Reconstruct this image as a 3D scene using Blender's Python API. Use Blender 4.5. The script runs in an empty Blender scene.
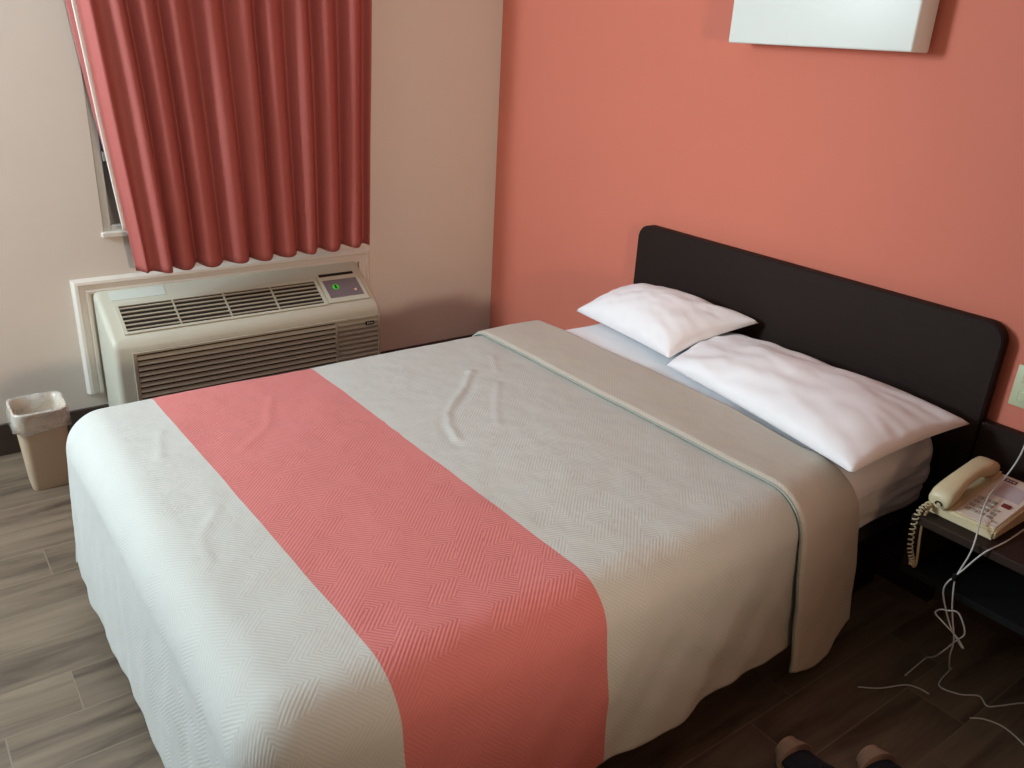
import bpy, bmesh, math, random
from mathutils import Vector, Matrix, noise
random.seed(7)
sc = bpy.context.scene
COL = sc.collection
PI = math.pi

# ------------------------------------------------------------------ helpers
def s2l(c):
    return tuple(((v/255.0)/12.92 if v/255.0 <= 0.04045 else ((v/255.0+0.055)/1.055)**2.4) for v in c) + (1.0,)

def mat(name, rgb, rough=0.6, spec=0.5, metal=0.0, noise_amt=0.0, noise_scale=20.0, bump=0.0, bump_scale=200.0,
        sheen=0.0, trans=0.0, alpha=1.0, stretch=None):
    m = bpy.data.materials.new(name); m.use_nodes = True
    nt = m.node_tree; N = nt.nodes; L = nt.links
    b = N['Principled BSDF']
    b.inputs['Base Color'].default_value = s2l(rgb)
    b.inputs['Roughness'].default_value = rough
    b.inputs['Specular IOR Level'].default_value = spec
    b.inputs['Metallic'].default_value = metal
    b.inputs['Sheen Weight'].default_value = sheen
    b.inputs['Transmission Weight'].default_value = trans
    b.inputs['Alpha'].default_value = alpha
    tc = N.new('ShaderNodeTexCoord'); mp = N.new('ShaderNodeMapping')
    L.new(tc.outputs['Object'], mp.inputs['Vector'])
    if stretch: mp.inputs['Scale'].default_value = stretch
    nz = N.new('ShaderNodeTexNoise'); nz.inputs['Scale'].default_value = noise_scale
    nz.inputs['Detail'].default_value = 4
    L.new(mp.outputs['Vector'], nz.inputs['Vector'])
    cr = N.new('ShaderNodeMapRange')
    cr.inputs['To Min'].default_value = 1-noise_amt; cr.inputs['To Max'].default_value = 1+noise_amt
    L.new(nz.outputs['Fac'], cr.inputs['Value'])
    mx = N.new('ShaderNodeMix'); mx.data_type = 'RGBA'; mx.blend_type = 'MULTIPLY'
    mx.inputs['Factor'].default_value = 1.0
    mx.inputs['A'].default_value = s2l(rgb)
    cmb = N.new('ShaderNodeCombineColor')
    for k in ('Red', 'Green', 'Blue'): L.new(cr.outputs['Result'], cmb.inputs[k])
    L.new(cmb.outputs['Color'], mx.inputs['B'])
    L.new(mx.outputs['Result'], b.inputs['Base Color'])
    if bump > 0:
        n2 = N.new('ShaderNodeTexNoise'); n2.inputs['Scale'].default_value = bump_scale; n2.inputs['Detail'].default_value = 3
        L.new(tc.outputs['Object'], n2.inputs['Vector'])
        bp = N.new('ShaderNodeBump'); bp.inputs['Strength'].default_value = bump; bp.inputs['Distance'].default_value = 0.002
        L.new(n2.outputs['Fac'], bp.inputs['Height']); L.new(bp.outputs['Normal'], b.inputs['Normal'])
    return m

def obj(name, bm, m, parent=None, smooth=False, angle=None, uv=None):
    me = bpy.data.meshes.new(name)
    bm.normal_update(); bm.to_mesh(me); bm.free()
    if smooth:
        for p in me.polygons: p.use_smooth = True
        if angle:
            try: me.set_sharp_from_angle(angle=math.radians(angle))
            except Exception: pass
    o = bpy.data.objects.new(name, me); COL.objects.link(o)
    if m is not None:
        for mm in (m if isinstance(m, (list, tuple)) else [m]): me.materials.append(mm)
    if parent is not None:
        o.parent = parent
        o.matrix_parent_inverse = Matrix.Translation(-Vector(parent.location)) if False else Matrix.Identity(4)
        o.location = tuple(-v for v in WORLD.get(parent.name, Vector((0, 0, 0))))
        if parent.name in WORLD: WORLD[o.name] = Vector((0, 0, 0))
    return o

WORLD = {}   # world origin of each Empty root, so parts can be modelled in room coordinates
def thing(name, label, cat, loc=(0, 0, 0), group=None):
    o = bpy.data.objects.new(name, None); COL.objects.link(o)
    o.location = loc; o.empty_display_size = 0.1
    WORLD[o.name] = Vector(loc)
    o['label'] = label; o['category'] = cat
    if group: o['group'] = group
    return o

def tag(o, label, cat, group=None):
    o['label'] = label; o['category'] = cat
    if group: o['group'] = group
    return o

def struct(name, bm, m, parent=None, **k):
    o = obj(name, bm, m, parent, **k)
    if parent is None: o['kind'] = 'structure'
    return o

def box(bm, lo, hi, bev=0.0, seg=2, mi=0):
    r = bmesh.ops.create_cube(bm, size=1.0)
    vs = r['verts']
    for v in vs:
        for i in range(3):
            v.co[i] = lo[i] if v.co[i] < 0 else hi[i]
    fs = {f for v in vs for f in v.link_faces}
    for f in fs: f.material_index = mi
    if bev > 0:
        es = list({e for v in vs for e in v.link_edges})
        bmesh.ops.bevel(bm, geom=es, offset=bev, segments=seg, affect='EDGES', profile=0.5)
    return bm

def prism(bm, poly, ax, a0, a1, mi=0):
    """poly: 2D points; extruded along axis ax (0,1,2) from a0 to a1; the 2D coords fill the remaining axes in order."""
    def mk(p, a):
        c = [0, 0, 0]; k = [i for i in range(3) if i != ax]
        c[k[0]] = p[0]; c[k[1]] = p[1]; c[ax] = a
        return bm.verts.new(c)
    A = [mk(p, a0) for p in poly]; B = [mk(p, a1) for p in poly]
    n = len(poly); fs = []
    for i in range(n):
        j = (i+1) % n
        fs.append(bm.faces.new((A[i], A[j], B[j], B[i])))
    fs.append(bm.faces.new(A[::-1])); fs.append(bm.faces.new(B))
    for f in fs: f.material_index = mi
    bmesh.ops.recalc_face_normals(bm, faces=fs)
    return fs

def tube(bm, pts, rad, seg=8, cap=True):
    pts = [Vector(p) for p in pts]
    rings = []
    prev = None
    for i, p in enumerate(pts):
        t = (pts[min(i+1, len(pts)-1)] - pts[max(i-1, 0)])
        if t.length < 1e-9: t = Vector((0, 0, 1))
        t.normalize()
        if prev is None:
            a = Vector((0, 0, 1)) if abs(t.z) < 0.9 else Vector((1, 0, 0))
            u = t.cross(a).normalized()
        else:
            u = (prev - t*prev.dot(t)).normalized()
        prev = u; w = t.cross(u)
        r = rad[i] if isinstance(rad, (list, tuple)) else rad
        rings.append([bm.verts.new(p + (u*math.cos(2*PI*k/seg) + w*math.sin(2*PI*k/seg))*r) for k in range(seg)])
    for i in range(len(rings)-1):
        for k in range(seg):
            bm.faces.new((rings[i][k], rings[i][(k+1) % seg], rings[i+1][(k+1) % seg], rings[i+1][k]))
    if cap:
        bm.faces.new(rings[0][::-1]); bm.faces.new(rings[-1])
    return bm

def spline(pts, n=12):
    P = [Vector(p) for p in pts]; out = []
    for i in range(len(P)-1):
        p0 = P[max(i-1, 0)]; p1 = P[i]; p2 = P[i+1]; p3 = P[min(i+2, len(P)-1)]
        for k in range(n):
            t = k/n
            out.append(0.5*((2*p1) + (p2-p0)*t + (2*p0-5*p1+4*p2-p3)*t*t + (3*p1-p0-3*p2+p3)*t**3))
    out.append(P[-1]); return out

def grid_mesh(bm, nu, nv, fn, mi=None, uvfn=None, close_u=False):
    V = [[bm.verts.new(fn(i/nu, j/nv)) for j in range(nv+1)] for i in range(nu+1)]
    uvl = bm.loops.layers.uv.verify() if uvfn else None
    for i in range(nu):
        for j in range(nv):
            f = bm.faces.new((V[i][j], V[i+1][j], V[i+1][j+1], V[i][j+1]))
            if mi: f.material_index = mi(i/nu, j/nv)
            if uvfn:
                for l, (a, b) in zip(f.loops, ((i, j), (i+1, j), (i+1, j+1), (i, j+1))):
                    l[uvl].uv = uvfn(a/nu, b/nv)
    return V

def sstep(a, b, x):
    t = max(0, min(1, (x-a)/(b-a))); return t*t*(3-2*t)

def rrect(x0, y0, x1, y1, r, seg=6):
    """rounded rectangle outline, r = (ll, lr, ur, ul)"""
    out = []
    for (cx, cy, a0, rr) in ((x0, y0, PI, r[0]), (x1, y0, 1.5*PI, r[1]), (x1, y1, 0, r[2]), (x0, y1, PI/2, r[3])):
        if rr <= 0: out.append((cx, cy)); continue
        ox = cx + (rr if cx == x0 else -rr); oy = cy + (rr if cy == y0 else -rr)
        for k in range(seg+1):
            a = a0 + k*PI/2/seg
            out.append((ox + rr*math.cos(a), oy + rr*math.sin(a)))
    return out

# ------------------------------------------------------------------ materials
def wall_mat(name, rgb, bump=0.12):
    return mat(name, rgb, rough=0.75, spec=0.3, noise_amt=0.03, noise_scale=3.0, bump=bump, bump_scale=160.0)
M_CORAL = wall_mat('coral_paint', (207, 119, 98))
M_CREAM = wall_mat('cream_paint', (217, 209, 199))
M_CEIL = wall_mat('ceiling_paint', (225, 222, 215))
M_TRIMW = mat('white_trim_paint', (214, 208, 198), rough=0.45, noise_amt=0.02)
M_BASE = mat('dark_brown_base', (64, 52, 44), rough=0.5, noise_amt=0.15, noise_scale=9)
M_DARKW = mat('espresso_wood', (36, 24, 19), rough=0.6, spec=0.18, noise_amt=0.25, noise_scale=14, stretch=(1, 1, 8), bump=0.15, bump_scale=90)
M_SHELF = mat('espresso_shelf_wood', (44, 32, 26), rough=0.6, spec=0.2, noise_amt=0.35, noise_scale=9, stretch=(1, 12, 12))
M_BLACK = mat('matte_black', (16, 15, 15), rough=0.85, spec=0.2)
M_AC = mat('putty_plastic', (186, 184, 168), rough=0.42, spec=0.45, noise_amt=0.02)
M_ACD = mat('taupe_louver_plastic', (160, 152, 134), rough=0.5, spec=0.4)
M_ACL = mat('pale_sticker', (196, 204, 196), rough=0.4)
M_SLOT = mat('louver_shade_and_mark_dark', (38, 34, 28), rough=0.8, spec=0.2)  # dark tone painted for shade behind louvers; also slot and printed marks
M_PANEL = mat('grey_control_panel', (112, 102, 106), rough=0.3, noise_amt=0.12, noise_scale=60)
M_GREEN = mat('green_led_sticker', (70, 225, 60), rough=0.4)
M_AMBER = mat('amber_button', (225, 180, 140), rough=0.4)
M_WHITE = mat('white_fixture', (226, 232, 226), rough=0.4, spec=0.4)
M_PLATE = mat('ivory_plate', (196, 200, 164), rough=0.4)
M_ALU = mat('aluminium_frame', (196, 194, 186), rough=0.5)
M_PANE = mat('frosted_grey_pane', (150, 148, 142), rough=0.35)
M_SHEET = mat('white_cotton', (236, 238, 242), rough=0.85, spec=0.2, sheen=0.15, noise_amt=0.02, bump=0.15, bump_scale=350)
M_PILLOW = mat('white_pillow_cotton', (240, 238, 240), rough=0.85, spec=0.2, sheen=0.15, noise_amt=0.02, bump=0.2, bump_scale=300)
M_BOXS = mat('dark_mattress_base_fabric', (40, 42, 48), rough=0.9)
M_BIN = mat('beige_bin_plastic', (206, 184, 156), rough=0.45, noise_amt=0.03)
M_PHONE = mat('ivory_phone_plastic', (206, 192, 156), rough=0.4, noise_amt=0.03)
M_PHONEP = mat('pale_faceplate', (212, 200, 186), rough=0.45, noise_amt=0.03)
M_KEY = mat('grey_key_plastic', (160, 154, 142), rough=0.5)
M_PURPLE = mat('purple_print', (84, 56, 84), rough=0.5)
M_RED = mat('dark_red_button', (110, 24, 30), rough=0.35)
M_CORDW = mat('white_cord', (190, 190, 188), rough=0.5)
M_CORDI = mat('ivory_coil_cord', (196, 182, 146), rough=0.45)
M_NAVY = mat('navy_shoe_cloth', (26, 32, 44), rough=0.85, noise_amt=0.1, noise_scale=120, bump=0.3, bump_scale=500)
M_TAN = mat('tan_shoe_rubber', (176, 150, 132), rough=0.6, noise_amt=0.08)
M_SOLE = mat('tan_sole', (168, 148, 118), rough=0.7)

def bag_mat():
    m = bpy.data.materials.new('clear_bin_liner'); m.use_nodes = True
    N = m.node_tree.nodes; L = m.node_tree.links
    b = N['Principled BSDF']
    b.inputs['Base Color'].default_value = s2l((225, 222, 216)); b.inputs['Roughness'].default_value = 0.18
    b.inputs['Specular IOR Level'].default_value = 0.8
    tc = N.new('ShaderNodeTexCoord'); nz = N.new('ShaderNodeTexNoise'); nz.inputs['Scale'].default_value = 22; nz.inputs['Detail'].default_value = 3
    L.new(tc.outputs['Object'], nz.inputs['Vector'])
    mr = N.new('ShaderNodeMapRange'); mr.inputs['From Min'].default_value = .35; mr.inputs['From Max'].default_value = .7
    mr.inputs['To Min'].default_value = 0.18; mr.inputs['To Max'].default_value = 0.55
    L.new(nz.outputs['Fac'], mr.inputs['Value']); L.new(mr.outputs['Result'], b.inputs['Alpha'])
    bp = N.new('ShaderNodeBump'); bp.inputs['Strength'].default_value = 0.7; bp.inputs['Distance'].default_value = 0.01
    L.new(nz.outputs['Fac'], bp.inputs['Height']); L.new(bp.outputs['Normal'], b.inputs['Normal'])
    return m
M_BAG = bag_mat()

def curtain_mat(name, rgb):
    m = mat(name, rgb, rough=0.7, spec=0.2, sheen=0.0, noise_amt=0.06, noise_scale=60, stretch=(1, 1, 6), bump=0.2, bump_scale=420)
    return m
M_CURT = curtain_mat('terracotta_curtain', (166, 90, 84))
M_LINING = mat('white_lining', (236, 232, 226), rough=0.8)

def glass_mat():
    m = bpy.data.materials.new('dark_window_glass'); m.use_nodes = True
    N = m.node_tree.nodes; L = m.node_tree.links
    out = N['Material Output']
    g = N.new('ShaderNodeBsdfGlossy'); g.inputs['Roughness'].default_value = 0.05; g.inputs['Color'].default_value = (.8, .85, .9, 1)
    t = N.new('ShaderNodeBsdfTransparent'); t.inputs['Color'].default_value = (.75, .8, .86, 1)
    fr = N.new('ShaderNodeFresnel'); fr.inputs['IOR'].default_value = 1.5
    mx = N.new('ShaderNodeMixShader')
    L.new(fr.outputs['Fac'], mx.inputs['Fac']); L.new(t.outputs['BSDF'], mx.inputs[1]); L.new(g.outputs['BSDF'], mx.inputs[2])
    L.new(mx.outputs['Shader'], out.inputs['Surface'])
    return m
M_GLASS = glass_mat()

PW = 0.1564          # plank width including grout
def floor_mat():
    m = bpy.data.materials.new('wood_look_plank_tile'); m.use_nodes = True
    nt = m.node_tree; N = nt.nodes; L = nt.links; b = N['Principled BSDF']
    tc = N.new('ShaderNodeTexCoord'); sp = N.new('ShaderNodeSeparateXYZ'); L.new(tc.outputs['Object'], sp.inputs['Vector'])
    ax = N.new('ShaderNodeMath'); ax.operation = 'ADD'; ax.inputs[1].default_value = -0.904 + 20*PW
    row = N.new('ShaderNodeMath'); row.operation = 'DIVIDE'; row.inputs[1].default_value = PW
    rf = N.new('ShaderNodeMath'); rf.operation = 'FLOOR'
    ay = N.new('ShaderNodeMath'); ay.operation = 'ADD'; ay.inputs[1].default_value = 2.263 - .167*23 + 20*.628
    sh = N.new('ShaderNodeMath'); sh.operation = 'MULTIPLY_ADD'; sh.inputs[1].default_value = .167
    L.new(sp.outputs['X'], ax.inputs[0]); L.new(sp.outputs['Y'], ay.inputs[0])
    L.new(ax.outputs[0], row.inputs[0]); L.new(row.outputs[0], rf.inputs[0]); L.new(rf.outputs[0], sh.inputs[0]); L.new(ay.outputs[0], sh.inputs[2])
    cb = N.new('ShaderNodeCombineXYZ'); L.new(sh.outputs[0], cb.inputs['X']); L.new(ax.outputs[0], cb.inputs['Y'])
    br = N.new('ShaderNodeTexBrick')
    br.offset = 0.0; br.offset_frequency = 2; br.squash = 1.0
    br.inputs['Scale'].default_value = 1.0; br.inputs['Brick Width'].default_value = 0.628; br.inputs['Row Height'].default_value = PW
    br.inputs['Mortar Size'].default_value = 0.0023; br.inputs['Mortar Smooth'].default_value = 0.3; br.inputs['Bias'].default_value = 0.0
    br.inputs['Color1'].default_value = (0.0, 0.0, 0.0, 1); br.inputs['Color2'].default_value = (1, 1, 1, 1); br.inputs['Mortar'].default_value = (.5, .5, .5, 1)
    L.new(cb.outputs['Vector'], br.inputs['Vector'])
    # grain, stretched along the plank
    mp = N.new('ShaderNodeMapping'); mp.inputs['Scale'].default_value = (15, 1.5, 1); L.new(tc.outputs['Object'], mp.inputs['Vector'])
    offs = N.new('ShaderNodeVectorMath'); offs.operation = 'MULTIPLY_ADD'
    offs.inputs[1].default_value = (0, 37, 0); L.new(br.outputs['Color'], offs.inputs[0]); L.new(mp.outputs['Vector'], offs.inputs[2])
    nz = N.new('ShaderNodeTexNoise'); nz.inputs['Scale'].default_value = 1.0; nz.inputs['Detail'].default_value = 7; nz.inputs['Roughness'].default_value = 0.62
    nz.inputs['Distortion'].default_value = 0.6
    L.new(offs.outputs['Vector'], nz.inputs['Vector'])
    cr = N.new('ShaderNodeValToRGB'); e = cr.color_ramp.elements
    e[0].position = 0.30; e[0].color = s2l((66, 54, 45)); e[1].position = 0.74; e[1].color = s2l((130, 113, 95))
    ee = cr.color_ramp.elements.new(0.46); ee.color = s2l((101, 87, 73)); ee = cr.color_ramp.elements.new(0.58); ee.color = s2l((115, 100, 84))
    L.new(nz.outputs['Fac'], cr.inputs['Fac'])
    # per plank brightness
    mr = N.new('ShaderNodeMapRange'); mr.inputs['To Min'].default_value = .82; mr.inputs['To Max'].default_value = 1.15
    L.new(br.outputs['Color'], mr.inputs['Value'])
    mu = N.new('ShaderNodeMix'); mu.data_type = 'RGBA'; mu.blend_type = 'MULTIPLY'; mu.inputs['Factor'].default_value = 1
    cc = N.new('ShaderNodeCombineColor')
    for k in ('Red', 'Green', 'Blue'): L.new(mr.outputs['Result'], cc.inputs[k])
    L.new(cr.outputs['Color'], mu.inputs['A']); L.new(cc.outputs['Color'], mu.inputs['B'])
    gm = N.new('ShaderNodeMix'); gm.data_type = 'RGBA'; L.new(br.outputs['Fac'], gm.inputs['Factor'])
    L.new(mu.outputs['Result'], gm.inputs['A']); gm.inputs['B'].default_value = s2l((120, 107, 90))
    L.new(gm.outputs['Result'], b.inputs['Base Color'])
    b.inputs['Roughness'].default_value = 0.42; b.inputs['Specular IOR Level'].default_value = 0.45
    bp = N.new('ShaderNodeBump'); bp.inputs['Strength'].default_value = 0.35; bp.inputs['Distance'].default_value = 0.002; bp.invert = True
    ad = N.new('ShaderNodeMath'); ad.operation = 'MULTIPLY_ADD'; ad.inputs[1].default_value = 1.0
    n3 = N.new('ShaderNodeMath'); n3.operation = 'MULTIPLY'; n3.inputs[1].default_value = -0.35; L.new(nz.outputs['Fac'], n3.inputs[0])
    L.new(br.outputs['Fac'], ad.inputs[0]); L.new(n3.outputs[0], ad.inputs[2])
    L.new(ad.outputs[0], bp.inputs['Height']); L.new(bp.outputs['Normal'], b.inputs['Normal'])
    return m
M_FLOOR = floor_mat()

def spread_mat(name, base, stripe=None, s0=0, s1=0, strength=0.6):
    """quilted cloth: chevron bump in the cloth's own flat metres (UV), optional colour band across"""
    m = bpy.data.materials.new(name); m.use_nodes = True
    nt = m.node_tree; N = nt.nodes; L = nt.links; b = N['Principled BSDF']
    b.inputs['Roughness'].default_value = 0.8; b.inputs['Specular IOR Level'].default_value = 0.25; b.inputs['Sheen Weight'].default_value = 0.1
    uv = N.new('ShaderNodeUVMap'); sp = N.new('ShaderNodeSeparateXYZ'); L.new(uv.outputs['UV'], sp.inputs['Vector'])
    def mth(op, a, bb=None, c=None):
        n = N.new('ShaderNodeMath'); n.operation = op
        for i, v in enumerate((a, bb, c)):
            if v is None: continue
            if isinstance(v, (int, float)): n.inputs[i].default_value = v
            else: L.new(v, n.inputs[i])
        return n.outputs[0]
    u, v = sp.outputs['X'], sp.outputs['Y']
    tri = mth('PINGPONG', u, 0.055)                 # zig-zag
    tri2 = mth('PINGPONG', mth('ADD', v, 0.02), 0.16)
    ph = mth('ADD', v, tri)
    w1 = mth('SINE', mth('MULTIPLY', ph, 2*PI/0.0105))
    w2 = mth('SINE', mth('MULTIPLY', mth('ADD', u, tri2), 2*PI/0.0105))
    sel = mth('GREATER_THAN', mth('PINGPONG', mth('ADD', mth('MULTIPLY', u, 0.6), v), 0.07), 0.035)
    mixw = mth('ADD', mth('MULTIPLY', w1, sel), mth('MULTIPLY', w2, mth('SUBTRACT', 1.0, sel)))
    nz = N.new('ShaderNodeTexNoise'); nz.inputs['Scale'].default_value = 7; nz.inputs['Detail'].default_value = 4; L.new(uv.outputs['UV'], nz.inputs['Vector'])
    bp = N.new('ShaderNodeBump'); bp.inputs['Strength'].default_value = strength; bp.inputs['Distance'].default_value = 0.0011
    L.new(mixw, bp.inputs['Height'])
    bp2 = N.new('ShaderNodeBump'); bp2.inputs['Strength'].default_value = 0.5; bp2.inputs['Distance'].default_value = 0.012
    L.new(nz.outputs['Fac'], bp2.inputs['Height']); L.new(bp2.outputs['Normal'], bp.inputs['Normal'])
    L.new(bp.outputs['Normal'], b.inputs['Normal'])
    if stripe:
        ins = mth('MULTIPLY', mth('GREATER_THAN', v, mth('MULTIPLY_ADD', mth('SUBTRACT', u, 1.0), .020, s0-.028)), mth('LESS_THAN', v, mth('MULTIPLY_ADD', mth('SUBTRACT', u, 1.0), .012, s1)))
        L.new(mth('MULTIPLY_ADD', ins, .15, strength), bp.inputs['Strength'])
        mx = N.new('ShaderNodeMix'); mx.data_type = 'RGBA'; mx.inputs['A'].default_value = s2l(base); mx.inputs['B'].default_value = s2l(stripe)
        L.new(ins, mx.inputs['Factor']); src = mx.outputs['Result']
    else:
        rg = N.new('ShaderNodeRGB'); rg.outputs[0].default_value = s2l(base); src = rg.outputs[0]
    # slightly darker in the stitched grooves
    mr = N.new('ShaderNodeMapRange'); mr.inputs['From Min'].default_value = -1; mr.inputs['To Min'].default_value = 0.93; mr.inputs['To Max'].default_value = 1.03
    L.new(mixw, mr.inputs['Value'])
    cc = N.new('ShaderNodeCombineColor')
    for k in ('Red', 'Green', 'Blue'): L.new(mr.outputs['Result'], cc.inputs[k])
    mu = N.new('ShaderNodeMix'); mu.data_type = 'RGBA'; mu.blend_type = 'MULTIPLY'; mu.inputs['Factor'].default_value = 1
    L.new(src, mu.inputs['A']); L.new(cc.outputs['Color'], mu.inputs['B']); L.new(mu.outputs['Result'], b.inputs['Base Color'])
    return m

# ------------------------------------------------------------------ room shell
RX, RY, RZ = 5.3, -4.3, 2.5
WY0, WY1, WZ0, WZ1 = -1.78, -0.78, 0.80, 2.05      # window opening in the left wall
bm = bmesh.new(); box(bm, (-0.15, RY-.15, -0.1), (RX+.15, .15, 0)); struct('floor', bm, M_FLOOR)
bm = bmesh.new(); box(bm, (-0.15, RY-.15, RZ), (RX+.15, .15, RZ+.1)); struct('ceiling', bm, M_CEIL)
bm = bmesh.new(); box(bm, (0, 0, 0), (RX, .15, RZ)); struct('wall_back', bm, M_CORAL)
bm = bmesh.new()
box(bm, (-.15, RY, 0), (0, WY0, RZ)); box(bm, (-.15, WY1, 0), (0, .15, RZ))
box(bm, (-.15, WY0, 0), (0, WY1, WZ0)); box(bm, (-.15, WY0, WZ1), (0, WY1, RZ))
struct('wall_left', bm, M_CREAM)
bm = bmesh.new(); box(bm, (RX, RY, 0), (RX+.15, .15, RZ)); struct('wall_right', bm, wall_mat('bounce_cut_umber', (120, 92, 76)))  # unseen wall, darkened to cut bounce onto the bed side
bm = bmesh.new(); box(bm, (-.15, RY-.15, 0), (RX+.15, RY, RZ)); struct('wall_front', bm, wall_mat('bounce_cut_taupe', (140, 118, 102)))  # unseen wall behind the camera, darkened to cut bounce
bm = bmesh.new(); box(bm, (0, RY, 0), (.012, 0, .125), .002, 1); struct('baseboard_left', bm, M_BASE)
bm = bmesh.new(); box(bm, (.012, -.012, 0), (RX, 0, .125), .002, 1); struct('baseboard_back', bm, M_BASE)

# window
bm = bmesh.new()
x0, x1 = -.10, -.003
t = .03
for (a, b_) in (((WY0, WZ0), (WY0+t, WZ1)), ((WY1-t, WZ0), (WY1, WZ1)), ((WY0+t, WZ0), (WY1-t, WZ0+t)), ((WY0+t, WZ1-t), (WY1-t, WZ1)), ((WY0+t, 1.06), (WY1-t, 1.095))):
    box(bm, (x0, a[0], a[1]), (x1, b_[0], b_[1]), .003, 1)
win = struct('window_1', bm, M_ALU)
bm = bmesh.new(); box(bm, (-.065, WY0+t, 1.095), (-.06, WY1-t, WZ1-t)); obj('window_glass', bm, M_GLASS, win)
bm = bmesh.new(); box(bm, (-.030, WY0+t, WZ0+t), (-.022, WY1-t, 1.06)); obj('lower_pane', bm, M_PANE, win)
bm = bmesh.new(); box(bm, (-.012, WY0-.008, WZ0-.014), (.014, WY1+.008, WZ0+.006), .003, 1); obj('window_sill', bm, M_TRIMW, win)

# moulding round the air conditioner sleeve (four mitred lengths with a stepped profile)
bm = bmesh.new()
def moulding(bm, y0, y1, z0, z1, w):
    prof = ((0, 0.006), (.010, .020), (.020, .022), (.026, .016), (.042, .014), (.048, .020), (w, .018), (w, 0))
    pts = [(y0, z0, 1, 0), (y0, z1, 1, -1), (y1, z1, -1, -1), (y1, z0, -1, 0)]
    rows = []
    for (y, z, sy, sz) in pts:
        rows.append([bm.verts.new((.001+h, y+sy*d, z+sz*d)) for d, h in ((0, 0),)+prof])
    for i in range(3):
        for k in range(len(rows[0])-1):
            bm.faces.new((rows[i][k], rows[i][k+1], rows[i+1][k+1], rows[i+1][k]))
    for i in (0, 3): bm.faces.new(rows[i])
    bmesh.ops.recalc_face_normals(bm, faces=bm.faces[:])
moulding(bm, -1.918, -.69, .184, .640, .058)
struct('trim_1', bm, M_TRIMW)

# ------------------------------------------------------------------ air conditioner
AC = thing('air_conditioner', 'putty-coloured through-wall air conditioner with louvred front, set in white moulding under the curtain', 'air conditioner', (0.001, -1.305, .10))
AY0, AY1 = -1.850, -.762
def ac_profile(inset=0.0):
    # (x,z) from the back top, over the sloped top, round the front edge, down the front
    p = [(0.001, .592), (.028, .592-.004)]
    p += [(.215, .468)]
    for k in range(1, 7):
        a = math.radians(60 - k*(60/6))
        p.append((.215 + .035*(math.cos(a)-math.cos(math.radians(60)))*1.9, .468 + .055*(math.sin(a)-math.sin(math.radians(60)))))
    xf = p[-1][0]
    p += [(xf+.004, .30), (xf+.004, .13), (xf-.03, .10), (.001, .10)]
    return p
PRO = ac_profile()
XF = PRO[-3][0]
bm = bmesh.new()
fs = prism(bm, [(x, z) for x, z in PRO], 1, AY0, AY1)
bm.edges.ensure_lookup_table()
es = [e for e in bm.edges if (abs(e.verts[0].co.y-e.verts[1].co.y) < 1e-6) and max(e.verts[0].co.x, e.verts[1].co.x) > .02 and min(e.verts[0].co.z, e.verts[1].co.z) > .105]
bmesh.ops.bevel(bm, geom=es, offset=.022, segments=4, affect='EDGES', profile=0.5, clamp_overlap=True)
obj('housing', bm, M_AC, AC, smooth=True, angle=35)
# slope frame: origin and directions on the sloping top
S0 = Vector((.028, 0, .588)); S1 = Vector((.215, 0, .468)); SD = (S1-S0).normalized(); SN = Vector((-SD.z, 0, SD.x)); SL = (S1-S0).length
if SN.z < 0: SN = -SN
def slope_pt(y, s, h): return S0 + SD*s + SN*h + Vector((0, y, 0))
def slope_box(bm, y0, y1, s0, s1, h0, h1, mi=0):
    c = [[[bm.verts.new(slope_pt(y, s, h)) for h in (h0, h1)] for s in (s0, s1)] for y in (y0, y1)]
    q = [(c[0][0][0], c[0][1][0], c[0][1][1], c[0][0][1]), (c[1][0][0], c[1][0][1], c[1][1][1], c[1][1][0]),
         (c[0][0][0], c[0][0][1], c[1][0][1], c[1][0][0]), (c[0][1][0], c[1][1][0], c[1][1][1], c[0][1][1]),
         (c[0][0][1], c[0][1][1], c[1][1][1], c[1][0][1]), (c[0][0][0], c[1][0][0], c[1][1][0], c[0][1][0])]
    fs = [bm.faces.new(f) for f in q]
    for f in fs: f.material_index = mi
    bmesh.ops.recalc_face_normals(bm, faces=fs)
GY0, GY1 = -1.785, -1.005
bm = bmesh.new(); slope_box(bm, GY0, GY1, .085, SL-.012, .0, .0012); g = obj('outlet_shade_sheet', bm, M_SLOT, AC)  # flat dark sheet painting the shade between the top slats
bm = bmesh.new()
# raised rim
for (a, b_, c, d) in ((GY0-.012, GY1+.012, .073, .085), (GY0-.012, GY1+.012, SL-.012, SL-.002), (GY0-.012, GY0, .085, SL-.012), (GY1, GY1+.012, .085, SL-.012)):
    slope_box(bm, a, b_, c, d, .0, .006)
obj('outlet_rim', bm, M_AC, AC)
bm = bmesh.new()
n = 6
for k in range(n):
    s = .093 + k*(SL-.012-.1)/(n-.6)
    slope_box(bm, GY0, GY1, s, s+.0062, .001, .005)
for k in range(1, 4):
    y = GY0 + k*(GY1-GY0)/4
    slope_box(bm, y-.003, y+.003, .085, SL-.012, .001, .0075)
obj('outlet_louvers', bm, M_ACD, AC)
bm = bmesh.new(); slope_box(bm, -1.80, -1.60, .004, .050, .0, .0012); obj('rating_sticker', bm, M_ACL, AC, )
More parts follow.
